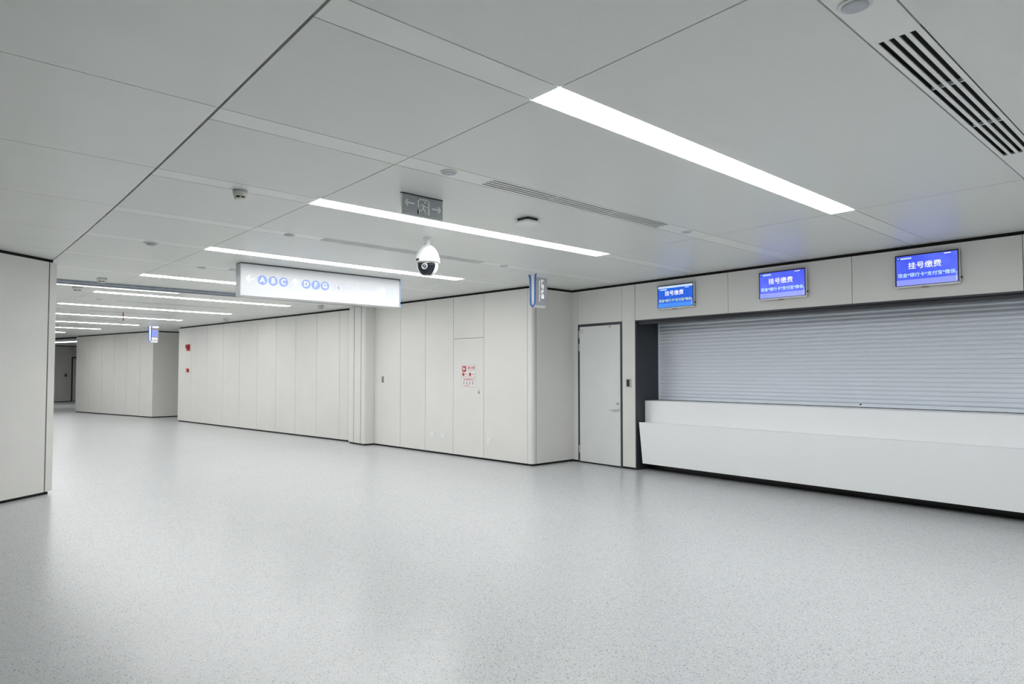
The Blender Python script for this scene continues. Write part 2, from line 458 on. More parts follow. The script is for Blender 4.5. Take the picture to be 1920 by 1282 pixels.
cor, cA, cD, cN, cPoly = wall('wall_corridor', K0, K1, [0.279, 1.17, 2.057, 2.943, 3.874, 4.809, 5.754, 6.739, 7.779],
                              'long pale panelled corridor wall with red fire alarm', back_side=True)
wall('wall_corridor_return', (5.16, 21.10), (9.0, 21.3), [1.2, 2.4], 'hidden end of the corridor wall', back_side=True)
wall('wall_block', FB0, FB1, [0.80, 1.67, 2.53, 3.415, 4.34], 'far panelled block beyond the corridor wall', back_side=True)
wall('wall_block_side', FB0, (9.0, 23.55), [1.9], 'shaded side of the far panelled block')
wall('wall_alcove', (8.9, 23.6), (8.9, 21.2), [1.1], 'end of the side passage', back_side=False)
wall('wall_block_end', FB1, (9.0, 29.6), [1.2, 2.4, 3.6], 'hidden end of the far block', back_side=True)
fw, fA, fD, fN, fPoly = wall('wall_far', (-2.0, 34.75), (9.0, 42.1), [1.2, 2.4, 3.6, 4.8, 6.0, 7.20, 7.98, 8.86, 10.0, 11.4], 'distant end wall with a grey door', z_split={7: 2.25})
lw, lA, lD, lN, lPoly = wall('wall_left', NL0, NL1, [0.086, 1.5, 2.7, 3.9, 5.1, 6.3, 7.4], 'smooth panelled wall standing close on the open side', back_side=True, g=0.008)
prism('end_panel', lPoly(-0.0125, 0.0, -0.155, 0.0), 0.032, H - 0.036, 'wall', lw)
# left side of the hall behind that wall, following the curve
prev = (0.92, 9.52)
for i, yy in enumerate((13.0, 17.0, 21.0, 25.0, 29.0, 34.8)):
    nxt = (warp(0.55, yy)[0] - 0.15 - 0.3 * (i > 1), yy)
    wall('wall_hall', prev, nxt, [1.2, 2.4], 'panelled wall along the open side of the hall')
    prev = nxt
wall('wall_side', (-5.6, 4.2), (-5.6, -6.2), [1.2 * k for k in range(1, 9)], 'panelled wall of the bay', back_side=True)
wall('wall_back', (-5.6, -6.2), (8.6, -6.2), [1.2 * k for k in range(1, 12)], 'panelled wall at the end of the bay', back_side=True)

# ------------------------------------------------------------------ right wall with door, counter and shutter
WX = 7.70
YS = -6.1                                # where the counter run ends
base = mesh_obj('wall_right', *prism_data([(WX + 0.012, 6.01), (WX + 0.15, 6.01), (WX + 0.15, 7.30), (WX + 0.012, 7.30)], 0, H), 'gap')
tag(base, 'pale panelled wall with door, service counter and screens', kind='structure')
RW = Frame((WX, 0, 0), (0, -1, 0), (-1, 0, 0))       # r = -y
def rwall(name, ya, yb, z0, z1, m='wall', n0=-0.0125, n1=0.0, parent=base):
    return RW.box(name, -ya, -yb, z0, z1, n0, n1, m, parent)
DL, DR, DT = 7.170, 6.258, 2.222         # door opening
ZT = H - 0.036
rwall('wall_panel', 7.30, DL + 0.003, 0.032, ZT)
rwall('wall_panel', DL - 0.003, DR + 0.003, DT + 0.004, ZT)
rwall('wall_panel', DR - 0.003, 6.016, 0.032, ZT)
JY = [6.010, 4.481, 2.934, 1.385, -0.16, -1.71, -3.26, -4.8, YS]
fas = rwall('wall_fascia', 6.01, YS, 2.25, H, 'gap', -0.15, -0.0126, None)
tag(fas, 'panelled fascia above the shutter opening', kind='structure')
for a, b_ in zip(JY, JY[1:]):
    rwall('fascia_panel', a - 0.003, b_ + 0.003, 2.226, ZT, parent=fas)
# dark lining of the opening
SX = 8.27
tag(rwall('trim_3', 6.012, 5.992, 0.0, 2.226, 'dark', -(SX + 0.12 - WX), 0.001, None), 'charcoal side lining of the shutter opening', kind='structure')
hl = tag(rwall('trim_4', 5.992, YS, 2.205, 2.2255, 'dark', -(SX + 0.12 - WX), 0.0, None), 'charcoal head lining of the shutter opening', kind='structure')
rwall('head_track', 5.992, YS, 2.165, 2.205, 'dark', -0.10, -0.05, hl)
tag(rwall('wall_behind_shutter', 6.0, YS, 0.0, H, 'gap', -(SX + 0.20 - WX), -(SX + 0.14 - WX), None), 'dark backing behind the shutter', kind='structure')

# door
dr = empty('door_1', (WX, (DL + DR) / 2, 0), 'pale grey door in a dark frame beside the counter', kind='structure')
for nm, ya, yb, z0, z1 in (('door_frame', DL, DL - 0.030, 0, DT), ('door_frame', DR + 0.036, DR, 0, DT), ('door_frame', DL - 0.030, DR + 0.036, DT - 0.034, DT)):
    RW.box(nm, -ya, -yb, z0, z1, -0.0124, 0.004, 'frame', dr)
leaf = RW.box('door_leaf', -(DL - 0.033), -(DR + 0.039), 0.022, DT - 0.038, -0.0124, -0.002, 'door', dr, 0.001)
for z in (2.065, 1.852, 0.215):
    RW.box('hinge', -(DL - 0.018), -(DL - 0.040), z - 0.06, z + 0.06, -0.002, 0.010, 'steel', dr, 0.003)
FY = -6.335
hd = lathe('handle', RW.p(FY - 0.005, 0.885, -0.002), [(0.028, 0), (0.028, 0.006), (0.024, 0.010), (0.011, 0.012), (0.011, 0.045), (0.009, 0.048)], 'silver', dr, 20, (-1, 0, 0))
RW.box('lever', FY - 0.145, FY + 0.005, 0.872, 0.894, 0.034, 0.052, 'silver', hd, 0.006)
lk = lathe('lock', RW.p(FY - 0.013, 0.975, -0.002), [(0.022, 0), (0.022, 0.008), (0.018, 0.011)], 'steel', dr, 18, (-1, 0, 0))
RW.box('keyhole', FY - 0.0165, FY - 0.0095, 0.966, 0.984, 0.0085, 0.0097, 'black', lk)
RW.shape('sticker', [circle(-7.095, 2.115, 0.026, 20)], -0.002, -0.0012, 'ring', dr)
RW.shape('sticker_centre', [circle(-7.095, 2.115, 0.017, 20)], -0.0012, -0.0008, 'plate', dr)
lathe('bolt', RW.p(-6.50, 2.16, -0.002), [(0.009, 0), (0.009, 0.008)], 'frame', dr, 10, (-1, 0, 0))

# card reader on the pier
cr = empty('card_reader', RW.p(-6.13, 1.288), 'dark card reader on the narrow pier beside the grey door', 'card reader')
RW.box('body', -6.173, -6.087, 1.226, 1.350, 0.0, 0.018, 'steel', cr, 0.006)
RW.box('keypad', -6.163, -6.105, 1.238, 1.340, 0.018, 0.021, 'black', cr, 0.001)

# service counter
sc_ = empty('service_counter', (7.8, 0.0, 0), 'long white service counter with slanted front below the shutter', 'counter')
CY0, CY1 = 5.985, YS
def along(name, prof, y0, y1, m, parent):
    n = len(prof)
    v = [(x, y0, z) for x, z in prof] + [(x, y1, z) for x, z in prof]
    f = [tuple(range(n)), tuple(range(n, 2 * n))[::-1]] + [(i, (i + 1) % n, n + (i + 1) % n, n + i) for i in range(n)]
    return mesh_obj(name, v, f, m, parent)
along('upper_front', [(7.895, 0.695), (7.895, 1.012), (7.915, 1.012), (7.915, 0.695)], CY0, CY1, 'counter', sc_)
along('counter_top', [(7.897, 1.0121), (7.897, 1.024), (8.36, 1.024), (8.36, 1.0121)], CY0, CY1, 'counter', sc_)
along('ledge', [(7.690, 0.690), (7.690, 0.708), (7.894, 0.708), (7.894, 0.690)], 5.925, CY1, 'counter', sc_)
along('slanted_front', [(7.668, 0.714), (7.688, 0.714), (7.768, 0.104), (7.748, 0.104)], 5.925, CY1, 'counter', sc_)
along('end_panel', [(7.690, 0.689), (7.99, 0.689), (7.99, 0.11), (7.766, 0.11)], 5.920, 5.905, 'counter', sc_)
along('kickplate', [(8.0, 0.0), (8.0, 0.10), (8.02, 0.10), (8.02, 0.0)], CY0 + 0.004, CY1, 'black', sc_)
along('underside', [(7.75, 0.105), (7.75, 0.112), (8.0, 0.112), (8.0, 0.105)], 5.905, CY1, 'black', sc_)
along('scratch', [(7.7280, 0.30), (7.7285, 0.30), (7.7200, 0.36), (7.7195, 0.36)], 5.70, 5.695, 'greyprint', sc_)

# roller shutter
sh = empty('roller_shutter', (SX, 0.0, 1.03), 'closed grey roller shutter of horizontal slats above the white counter', 'shutter')
P_ = 0.0515
z = 1.075
prof = []
for i in range(7):
    t = i / 6
    prof.append((SX - 0.012 * math.sin(math.pi * min(1, t * 1.15) ** 0.8) if t < 0.87 else SX + 0.002, 0.002 + t * (P_ - 0.003)))
proto = None
for k in range(22):
    zz = z + k * P_
    pr = [(x, zz + h) for x, h in prof] + [(SX + 0.008, zz + P_ - 0.001), (SX + 0.008, zz)]
    along('slat', pr, 5.975, YS, 'slat', sh)
along('bottom_bar', [(SX - 0.018, 1.032), (SX - 0.018, 1.074), (SX + 0.012, 1.074), (SX + 0.012, 1.032)], 5.975, YS, 'slat', sh)
along('seal', [(SX - 0.012, 1.0241), (SX - 0.012, 1.032), (SX + 0.010, 1.032), (SX + 0.010, 1.0241)], 5.975, YS, 'black', sh)
along('guide', [(SX - 0.03, 1.03), (SX - 0.03, 2.204), (SX + 0.03, 2.204), (SX + 0.03, 1.03)], 5.991, 5.975, 'slat', sh)
mesh_obj('keyhole', [(SX - 0.0185, 3.09, 1.052), (SX - 0.0185, 3.07, 1.052), (SX - 0.0185, 3.05, 1.066), (SX - 0.0185, 3.07, 1.070)], [(0, 1, 2, 3)], 'black', sh)

# ------------------------------------------------------------------ screens
def screen(yl, yr, z0, z1, first, label):
    s = empty('wall_screen', (WX, (yl + yr) / 2, z0), label, 'screen')
    F = Frame((WX, yl, z0), (0, -1, 0), (-1, 0, 0)); W, Hh = yl - yr, z1 - z0
    F.box('back', 0.02, W - 0.02, 0.02, Hh - 0.02, 0.0005, 0.022, 'black', s)
    F.box('bezel', 0.0, W, 0.018, Hh, 0.022, 0.044, 'black', s, 0.003)
    F.box('bottom_bezel', 0.0, W, 0.0, 0.018, 0.020, 0.047, 'silver', s, 0.003)
    F.box('side_bezel', W, W + 0.006, 0.0, Hh, 0.020, 0.045, 'silver', s)
    F.box('sensor', W * 0.42, W * 0.53, -0.008, 0.001, 0.026, 0.044, 'greyprint', s)
    pl = F.box('plug', W + 0.006, W + 0.024, 0.055, 0.070, 0.026, 0.038, 'black', s)
    x0, x1, y0, y1 = 0.014, W - 0.013, 0.023, Hh - 0.014
    w_, h_ = x1 - x0, y1 - y0
    pic = F.box('picture', x0, x1, y0, y1, 0.044, 0.0445, 'scr_a' if first else 'scr_b', s)
    n = 0.0453
    F.box('light_band', x0, x1, y0, y0 + h_ * 0.19, 0.0445, 0.0449, 'scr_band_a' if first else 'scr_band', pic)
    if first:
        F.box('top_bar', x0, x1, y1 - h_ * 0.10, y1, 0.0445, 0.0449, 'scr_bar', pic)
    ty = y1 - h_ * (0.165 if first else 0.08)
    F.shape('emblem', [circle(x0 + w_ * 0.035, ty, w_ * 0.032, 18)], 0.0445, 0.0450, 'scr_logo', pic)
    F.text('emblem_mark', '+', x0 + w_ * 0.035, ty, w_ * 0.06, 'scr_white', pic, n)
    F.box('heading_strip', x0 + w_ * 0.072, x0 + w_ * 0.26, ty - h_ * 0.026, ty + h_ * 0.026, 0.0445, 0.0449, 'scr_bar', pic)
    F.box('clock_strip', x1 - w_ * 0.21, x1 - w_ * 0.10, y1 - h_ * (0.155 if first else 0.055), y1 - h_ * (0.135 if first else 0.030), 0.0445, 0.0449, 'scr_white', pic)
    F.text('heading_shadow', '挂号缴费', x0 + w_ * 0.475 + 0.003, y0 + h_ * 0.64 - 0.003, h_ * 0.245, 'scr_logo', pic, 0.0449, width=w_ * 0.545, bold=0.0006)
    F.text('heading', '挂号缴费', x0 + w_ * 0.475, y0 + h_ * 0.64, h_ * 0.245, 'scr_white', pic, n, width=w_ * 0.545, bold=0.0006)
    F.text('payment_line', '现金*银行卡*支付宝*微信', x0 + w_ * 0.495, y0 + h_ * (0.31 if first else 0.335), h_ * 0.15, 'scr_yellow' if first else 'scr_green', pic, n, width=w_ * 0.94, bold=0.0003)
    for k in range(6):
        F.box('menu_mark', x1 - 0.016, x1 - 0.006, y0 + h_ * (0.06 + 0.05 * k), y0 + h_ * (0.085 + 0.05 * k), 0.0449, 0.0452, 'scr_bar', pic)
    return s
screen(5.572, 4.976, 2.347, 2.687, True, 'wall screen showing a deep blue page with a pale top bar')
screen(4.027, 3.438, 2.347, 2.697, False, 'wall screen with violet blue page between the other two screens')
screen(2.476, 1.890, 2.347, 2.697, False, 'wall screen with violet blue page farthest along from the grey door')

# ------------------------------------------------------------------ things on the middle wall
MW = Frame((*M0, 0), (-mD.x, -mD.y, 0), (mN.x, mN.y, 0))     # r = -(distance along the wall)
nt = empty('fire_hydrant_notice', MW.p(-1.465, 1.196), 'white and red fire hydrant notice on the pale wall', 'sign')
a, b_, z0, z1 = -1.650, -1.283, 1.196, 1.583
MW.box('plate', a, b_, z0, z1, 0.0003, 0.003, 'plate', nt)
n0, n1 = 0.003, 0.0036
t = 0.005
MW.shape('border', [stroke((a + .008, z0 + .008), (b_ - .008, z0 + .008), t), stroke((a + .008, z1 - .008), (b_ - .008, z1 - .008), t),
                    stroke((a + .008, z0 + .008), (a + .008, z1 - .008), t), stroke((b_ - .008, z0 + .008), (b_ - .008, z1 - .008), t),
                    stroke((a + .008, z0 + .180), (b_ - .008, z0 + .180), t), stroke((a + .008, z0 + .160), (b_ - .008, z0 + .160), t * .6)], n0, n1, 'borderprint', nt)
ic = MW.box('hydrant_symbol', a + 0.028, a + 0.125, z1 - 0.125, z1 - 0.025, n0, n1, 'redprint', nt)
MW.shape('symbol_mark', [[(a + .048, z1 - .045), (a + .105, z1 - .065), (a + .075, z1 - .10), (a + .048, z1 - .09)]], n1, n1 + .0005, 'plate', ic)
MW.text('title', '消火栓', a + 0.25, z1 - 0.058, 0.062, 'redprint', nt, 0.0039, width=0.185, bold=0.001)
MW.text('subtitle', 'FIRE HYDRANT', a + 0.25, z1 - 0.105, 0.022, 'greyprint', nt, 0.0039, width=0.165)
for k, xx in enumerate((0.03, 0.20)):
    MW.box('small_symbol', a + xx, a + xx + 0.05, z1 - 0.195, z1 - 0.14, n0, n1, 'redprint', nt)
    MW.box('symbol_line', a + xx + 0.062, a + xx + 0.135, z1 - 0.172, z1 - 0.160, n0, n1, 'borderprint', nt)
MW.text('instruction', '消火栓使用方法', a + 0.19, z0 + 0.130, 0.040, 'redprint', nt, 0.0039, width=0.27, bold=0.0006)
for k in range(4):
    x = a + 0.065 + k * 0.075; zb = z0 + 0.055
    MW.shape('step_figure', [circle(x, zb + 0.042, 0.008, 10), stroke((x, zb + .034), (x + .004, zb + .012), .013), stroke((x + .004, zb + .014), (x - .010, zb - .012), .008),
                             stroke((x + .004, zb + .014), (x + .014, zb - .012), .008), stroke((x, zb + .03), (x + .022, zb + .016), .006)], n0, n1, 'greyprint', nt)
MW.box('caption_strip', a + 0.09, a + 0.20, z0 + 0.020, z0 + 0.028, n0, n1, 'redprint', nt)
lt = empty('cabinet_latch', MW.p(-1.206, 1.09), 'slim metal latch on the panel below the fire hydrant notice', 'latch')
MW.box('latch_plate', -1.217, -1.195, 1.088, 1.165, 0.0003, 0.004, 'steel', lt, 0.001)
MW.box('latch_grip', -1.214, -1.198, 1.094, 1.128, 0.004, 0.010, 'greyprint', lt, 0.002)
def outlet(d, zc, label, sw=False):
    o = empty('wall_outlet', MW.p(-d, zc - 0.043), label, 'outlet')
    MW.box('cover', -d - 0.044, -d + 0.044, zc - 0.043, zc + 0.043, 0.0003, 0.010, 'white', o, 0.003)
    for k in (-1, 1):
        MW.box('slot', -d + k * 0.012 - 0.003, -d + k * 0.012 + 0.003, zc - 0.014, zc - 0.002, 0.010, 0.0104, 'greyprint', o)
    MW.box('slot', -d - 0.003, -d + 0.003, zc + 0.010, zc + 0.020, 0.010, 0.0104, 'greyprint', o)
    return o
outlet(2.42, 0.327, 'white wall outlet low on the panel, farther from the hydrant notice')
outlet(2.13, 0.325, 'white wall outlet low on the panel, next to the hydrant notice panel')
outlet(0.96, 0.315, 'white wall outlet low on the panel beside the rounded corner')
sw = empty('wall_switch', MW.p(-3.985, 1.25), 'slim grey switch plate on the panel beside the pilaster', 'switch')
MW.box('plate', -4.022, -3.950, 1.250, 1.377, 0.0003, 0.010, 'steel', sw, 0.003)
for k in range(3):
    MW.box('button', -4.010, -3.962, 1.262 + k * 0.037, 1.291 + k * 0.037, 0.010, 0.013, 'greyprint', sw, 0.001)

# ------------------------------------------------------------------ alarms on the corridor wall
CW = Frame((*K0, 0), (-cD.x, -cD.y, 0), (cN.x, cN.y, 0))
al = empty('alarm_sounder', CW.p(-7.99, 2.09), 'red fire alarm sounder high on the corridor wall', 'alarm')
CW.box('housing', -8.085, -7.895, 2.092, 2.272, 0.0003, 0.06, 'red', al, 0.012)
CW.box('strobe_window', -8.06, -8.00, 2.10, 2.155, 0.06, 0.068, 'white', al, 0.006)
CW.shape('horn', [circle(-7.95, 2.20, 0.035, 16)], 0.06, 0.064, 'black', al)
cp = empty('alarm_call_point', CW.p(-7.99, 1.46), 'small red fire alarm call point at hand height on corridor wall', 'alarm')
CW.box('housing', -8.055, -7.945, 1.462, 1.566, 0.0003, 0.05, 'red', cp, 0.008)
CW.box('press_plate', -8.035, -7.985, 1.482, 1.535, 0.05, 0.053, 'white', cp)

# far wall door and reader
FWf = Frame((fA.x, fA.y, 0), (fD.x, fD.y, 0), (fN.x, fN.y, 0))
d2 = empty('door_2', FWf.p(8.42, 0), 'distant grey door with a dark frame in the end wall', kind='structure')
for r0, r1, z0, z1 in ((7.98, 8.04, 0, 2.25), (8.80, 8.86, 0, 2.25), (8.04, 8.80, 2.19, 2.25)):
    FWf.box('door_frame', r0, r1, z0, z1, 0.0005, 0.02, 'frame', d2)
FWf.box('door_leaf', 8.045, 8.795, 0.02, 2.185, 0.0005, 0.008, 'door', d2)
FWf.box('door_closer', 8.10, 8.30, 2.12, 2.165, 0.008, 0.03, 'steel', d2)
r2 = empty('card_reader', FWf.p(7.67, 1.25), 'black card reader beside the distant grey door', 'card reader')
FWf.box('body', 7.62, 7.73, 1.25, 1.40, 0.0005, 0.02, 'black', r2, 0.004)
FWf.box('keypad', 7.64, 7.71, 1.27, 1.38, 0.02, 0.022, 'greyprint', r2)

# ------------------------------------------------------------------ ceiling fittings
def disc(x, y, label, group=None, r=0.058):
    s = empty('ceiling_speaker', (x, y, H), label, 'speaker', group)
    lathe('rim', (x, y, H), [(r, 0.0005), (r, -0.006), (r - 0.006, -0.009), (r - 0.010, -0.009)], 'silver', s, 28)
    lathe('grille', (x, y, H), [(r - 0.011, -0.0005), (r - 0.011, -0.011), (r * 0.5, -0.0125), (0.004, -0.013)], 'speaker', s, 28)
disc(2.486, 0.92, 'round flush ceiling speaker above the counter side, beside a slot vent')
disc(2.514, 3.525, 'round flush ceiling speaker near the exit sign, beside a slot vent')
disc(5.313, 3.52, 'round flush ceiling speaker near the screens, beyond a slot vent end', r=0.05)
disc(2.490, 6.18, 'round flush ceiling speaker behind the exit sign light', r=0.052)
disc(5.266, 6.18, 'round flush ceiling speaker near the hanging plaque by the corner', r=0.052)
disc(2.413, 8.84, 'round flush ceiling speaker close to the direction sign end', r=0.055)
disc(2.041, 13.88, 'round flush ceiling speaker after the first light beyond the track', 'far ceiling speakers')
disc(1.712, 16.46, 'round flush ceiling speaker after the second light beyond the track', 'far ceiling speakers')

def smoke(x, y, label, r=0.055):
    s = empty('smoke_detector', (x, y, H), label, 'detector')
    lathe('base', (x, y, H), [(r, 0.0005), (r, -0.012), (r * 0.95, -0.014)], 'speaker', s, 28)
    lathe('body', (x, y, H), [(r * 0.97, -0.014), (r * 0.97, -0.036), (r * 0.86, -0.046)], 'cream', s, 28)
    lathe('sensing_slot', (x, y, H), [(r * 0.72, -0.046), (r * 0.72, -0.058)], 'black', s, 28)
    for k in range(6):
        a = math.radians(60 * k + 18)
        lathe('slot_post', (x + r * 0.74 * math.cos(a), y + r * 0.74 * math.sin(a), H), [(0.006, -0.046), (0.006, -0.058)], 'cream', s, 8)
    lathe('cap', (x, y, H), [(r * 0.80, -0.058), (r * 0.74, -0.064), (r * 0.3, -0.067)], 'cream', s, 28)
smoke(1.603, 4.92, 'cream smoke detector on the ceiling left of the exit sign light', 0.052)
smoke(1.617, 10.80, 'cream smoke detector on the ceiling just in front of the shutter track', 0.065)
smoke(1.500, 12.2, 'cream smoke detector on the ceiling just behind the shutter track', 0.075)
smoke(5.63, 12.32, 'small smoke detector on the ceiling below the direction sign', 0.06)
smoke(5.215, 16.9, 'small smoke detector on the far ceiling beside the corridor wall', 0.07)
dn = empty('ceiling_sensor', (1.558, 7.52, H), 'flat silver round sensor on the ceiling strip', 'sensor')
lathe('flange', (1.558, 7.52, H), [(0.072, 0.0005), (0.070, -0.008), (0.052, -0.012)], 'silver', dn, 28)
lathe('eye', (1.558, 7.52, H), [(0.050, -0.0125), (0.036, -0.026), (0.010, -0.030)], 'speaker', dn, 28)

def sprinkler(x, y, label, m, l=0.16):
    s = empty('sprinkler', (x, y, H), label, 'sprinkler')
    lathe('drop_pipe', (x, y, H), [(0.010, 0.0005), (0.010, -l)], m, s, 10)
    lathe('collar', (x, y, H), [(0.022, -0.0006), (0.020, -0.010), (0.012, -0.012)], 'silver', s, 14)
    lathe('deflector', (x, y, H), [(0.006, -l - 0.0005), (0.010, -l - 0.03), (0.026, -l - 0.033), (0.026, -l - 0.036)], 'steel', s, 14)
sprinkler(2.906, 16.6, 'slim red sprinkler hanging from the far ceiling', 'red')
sprinkler(2.25, 22.0, 'slim grey sprinkler hanging from the far ceiling near the left wall', 'steel')

# flat access unit with black body
ap = empty('ceiling_access_unit', (3.82, 4.16, H), 'square white unit on a black mount on the ceiling', 'wireless unit')
AF = Frame((3.82, 4.16, H), (1, 0, 0), (0, 0, -1), (0, 1, 0))
def rsq(hs, rot, ch):
    ps = []
    for k in range(4):
        a = math.radians(rot + 90 * k)
        for s in (-1, 1):
            x, y = hs, s * (hs - ch)
            ps.append((x * math.cos(a) - y * math.sin(a), x * math.sin(a) + y * math.cos(a)))
    return ps
AF.shape('mount', [rsq(0.068, 2, 0.01)], -0.0005, 0.026, 'black', ap)
AF.shape('shell', [rsq(0.088, 2, 0.016)], 0.0262, 0.044, 'white', ap)
AF.shape('shadow_lip', [rsq(0.080, 2, 0.014)], 0.0232, 0.0262, 'black', ap)  # thin black sheet painting the shade between shell and mount

# dome camera
cx_, cy_ = 3.60, 5.41
dc = empty('dome_camera', (cx_, cy_, H), 'white teardrop dome camera hanging from the ceiling', 'camera')
lathe('mount_plate', (cx_, cy_, H), [(0.044, 0.0005), (0.044, -0.010), (0.036, -0.013)], 'white', dc, 28)
lathe('neck', (cx_, cy_, H), [(0.024, -0.013), (0.024, -0.060), (0.030, -0.068)], 'white', dc, 24)
bd = lathe('body', (cx_, cy_, H), [(0.030, -0.0681), (0.050, -0.080), (0.078, -0.105), (0.100, -0.140), (0.115, -0.180), (0.123, -0.215), (0.127, -0.240), (0.127, -0.252), (0.110, -0.256)], 'white', dc, 40)
lathe('dome', (cx_, cy_, H), [(0.105, -0.2565), (0.107, -0.275), (0.104, -0.305), (0.094, -0.338), (0.076, -0.364), (0.050, -0.380), (0.020, -0.386)], 'white', dc, 40)
# window cut: a dark shell a hair proud of the dome on the side that faces the camera bay
vd = Vector((-0.61, -0.79)).normalized(); base_a = math.atan2(vd.y, vd.x) - 0.10
v, f = [], []
prof = [(0.105, -0.262), (0.107, -0.275), (0.104, -0.305), (0.094, -0.338), (0.076, -0.364), (0.050, -0.380)]
NS = 14
for (r, h) in prof:
    half = math.radians(54) * (1.0 if h > -0.31 else 0.92 if h > -0.345 else 0.85)
    for i in range(NS + 1):
        a = base_a - half + 2 * half * i / NS
        v.append((cx_ + (r + 0.0025) * math.cos(a), cy_ + (r + 0.0025) * math.sin(a), H + h - 0.001))
for k in range(len(prof) - 1):
    for i in range(NS):
        q = k * (NS + 1) + i
        f.append((q, q + 1, q + NS + 2, q + NS + 1))
win = mesh_obj('window', v, f, 'glass', dc, True)
la = base_a - 0.12
ld = Vector((math.cos(la), math.sin(la), -0.12)).normalized()
lc = Vector((cx_, cy_, H - 0.290)) + ld * 0.100
lathe('lens', lc, [(0.032, 0.0), (0.032, 0.010), (0.026, 0.014), (0.020, 0.010)], 'steel', dc, 24, ld)
lathe('lens_glass', lc, [(0.019, 0.0105), (0.012, 0.014), (0.003, 0.015)], 'lens', dc, 20, ld)
ba = base_a - 0.75
bF = Frame((cx_ + 0.124 * math.cos(ba), cy_ + 0.124 * math.sin(ba), H - 0.234), (-math.sin(ba), math.cos(ba), 0), (math.cos(ba), math.sin(ba), 0))
bF.box('badge', -0.022, 0.022, -0.009, 0.011, -0.004, 0.003, 'black', dc)
ca = base_a - 1.45
lathe('cable', (cx_ + 0.050 * math.cos(ca), cy_ + 0.050 * math.sin(ca), H - 0.100), [(0.004, 0), (0.004, 0.055)], 'black', dc, 8, (math.cos(ca) * -0.5, math.sin(ca) * -0.5, 0.8))

# exit sign
ex = empty('exit_sign', (2.70, 4.16, H), 'grey exit sign with running figure and two arrows under the ceiling', 'sign')
EF = Frame((2.527, 4.145, 2.640), (1, 0, 0), (0, -1, 0))
W_, Hh = 0.372, 0.152
EF.box('panel', 0, W_, 0, Hh, -0.020, 0.0, 'exit', ex, 0.002)
EF.box('edge', -0.004, 0.0, 0, Hh, -0.022, 0.0, 'silver', ex)
EF.box('top_cap', -0.004, W_, Hh, Hh + 0.0085, -0.022, 0.0005, 'black', ex)
n0, n1 = 0.0003, 0.0012
cy2 = Hh * 0.5
def arrow(x0, x1, y, t, hd):
    s = 1 if x1 > x0 else -1
    return [stroke((x0, y), (x1 - s * 0.004, y), t), stroke((x1, y), (x1 - s * hd, y + hd), t * 1.1), stroke((x1, y), (x1 - s * hd, y - hd), t * 1.1)]
EF.shape('arrow', arrow(0.112, 0.028, cy2 + 0.012, 0.012, 0.024), n0, n1, 'exitprint', ex)
EF.shape('arrow', arrow(0.268, 0.350, cy2 - 0.002, 0.012, 0.024), n0, n1, 'exitprint', ex)
dx0, dx1 = 0.138, 0.246
EF.shape('doorway', [stroke((dx0 + .006, 0.018), (dx0 + .006, 0.136), .012), stroke((dx0, 0.131), (dx1, 0.131), .010), stroke((dx1 - .006, 0.018), (dx1 - .006, 0.136), .012),
                     [(dx0, 0.018), (dx0 + .020, 0.018), (dx0 + .020, .05), (dx0, .05)]], n0, n1, 'exitprint', ex)
cx2 = 0.194
EF.shape('running_figure', [circle(cx2 + 0.012, 0.112, 0.008, 14), stroke((cx2 + .004, .100), (cx2 - .006, .066), .015), stroke((cx2 + .004, .098), (cx2 - .022, .092), .007),
                            stroke((cx2 - .022, .092), (cx2 - .030, .076), .007), stroke((cx2 + .004, .098), (cx2 + .018, .080), .007), stroke((cx2 + .018, .080), (cx2 + .034, .078), .007),
                            stroke((cx2 - .006, .068), (cx2 + .012, .046), .010), stroke((cx2 + .012, .046), (cx2 + .018, .022), .008),
                            stroke((cx2 - .006, .066), (cx2 - .016, .046), .010), stroke((cx2 - .016, .046), (cx2 - .038, .044), .008)], n0, n1, 'exitprint', ex)

# large hanging direction sign
gx0, gx1, gy = 2.655, 4.905, 8.09
gz0, gz1 = 2.386, 2.790
sg = empty('direction_sign', ((gx0 + gx1) / 2, gy, H), 'long white illuminated direction sign with blue lettered discs hanging from the ceiling', 'sign')
T_ = 0.17
SG = Frame((gx0, gy, gz0), (1, 0, 0), (0, -1, 0))
W_, Hh = gx1 - gx0, gz1 - gz0
SG.box('cabinet', 0.012, W_ - 0.012, 0.012, Hh, -T_ + 0.012, -0.012, 'white', sg)
face = SG.box('face', 0.006, W_ - 0.006, 0.004, Hh - 0.004, -0.012, 0.0, 'lightbox', sg, 0.004)
SG.box('rear_face', 0.006, W_ - 0.006, 0.004, Hh - 0.004, -T_, -T_ + 0.012, 'lightbox', sg)
SG.box('end_cap', 0.0, 0.006, 0.0, Hh, -T_, 0.002, 'signgrey', sg)
SG.box('blue_end_cap', W_ - 0.006, W_ + 0.004, 0.0, Hh, -T_, 0.006, 'paleblue', sg)
SG.box('bottom_rail', 0.006, W_ - 0.006, 0.0, 0.012, -T_ + 0.012, -0.012, 'silver', sg)
SG.box('top_rail', 0.004, W_ + 0.004, Hh, Hh + 0.0105, -T_, 0.004, 'frame', sg)
n0, n1 = 0.0002, 0.0014
yc = Hh * 0.50
for ch, x in (('A', 0.267), ('B', 0.401), ('C', 0.535), ('D', 0.836), ('F', 0.967), ('G', 1.095)):
    dsc = SG.shape('letter_disc', [circle(x, 0.215, 0.060, 32)], n0, n1, 'lightbox_blue', face)
    SG.text('letter', ch, x, 0.2150, 0.090, 'lightbox_white', face, 0.0020, bold=0.0008)
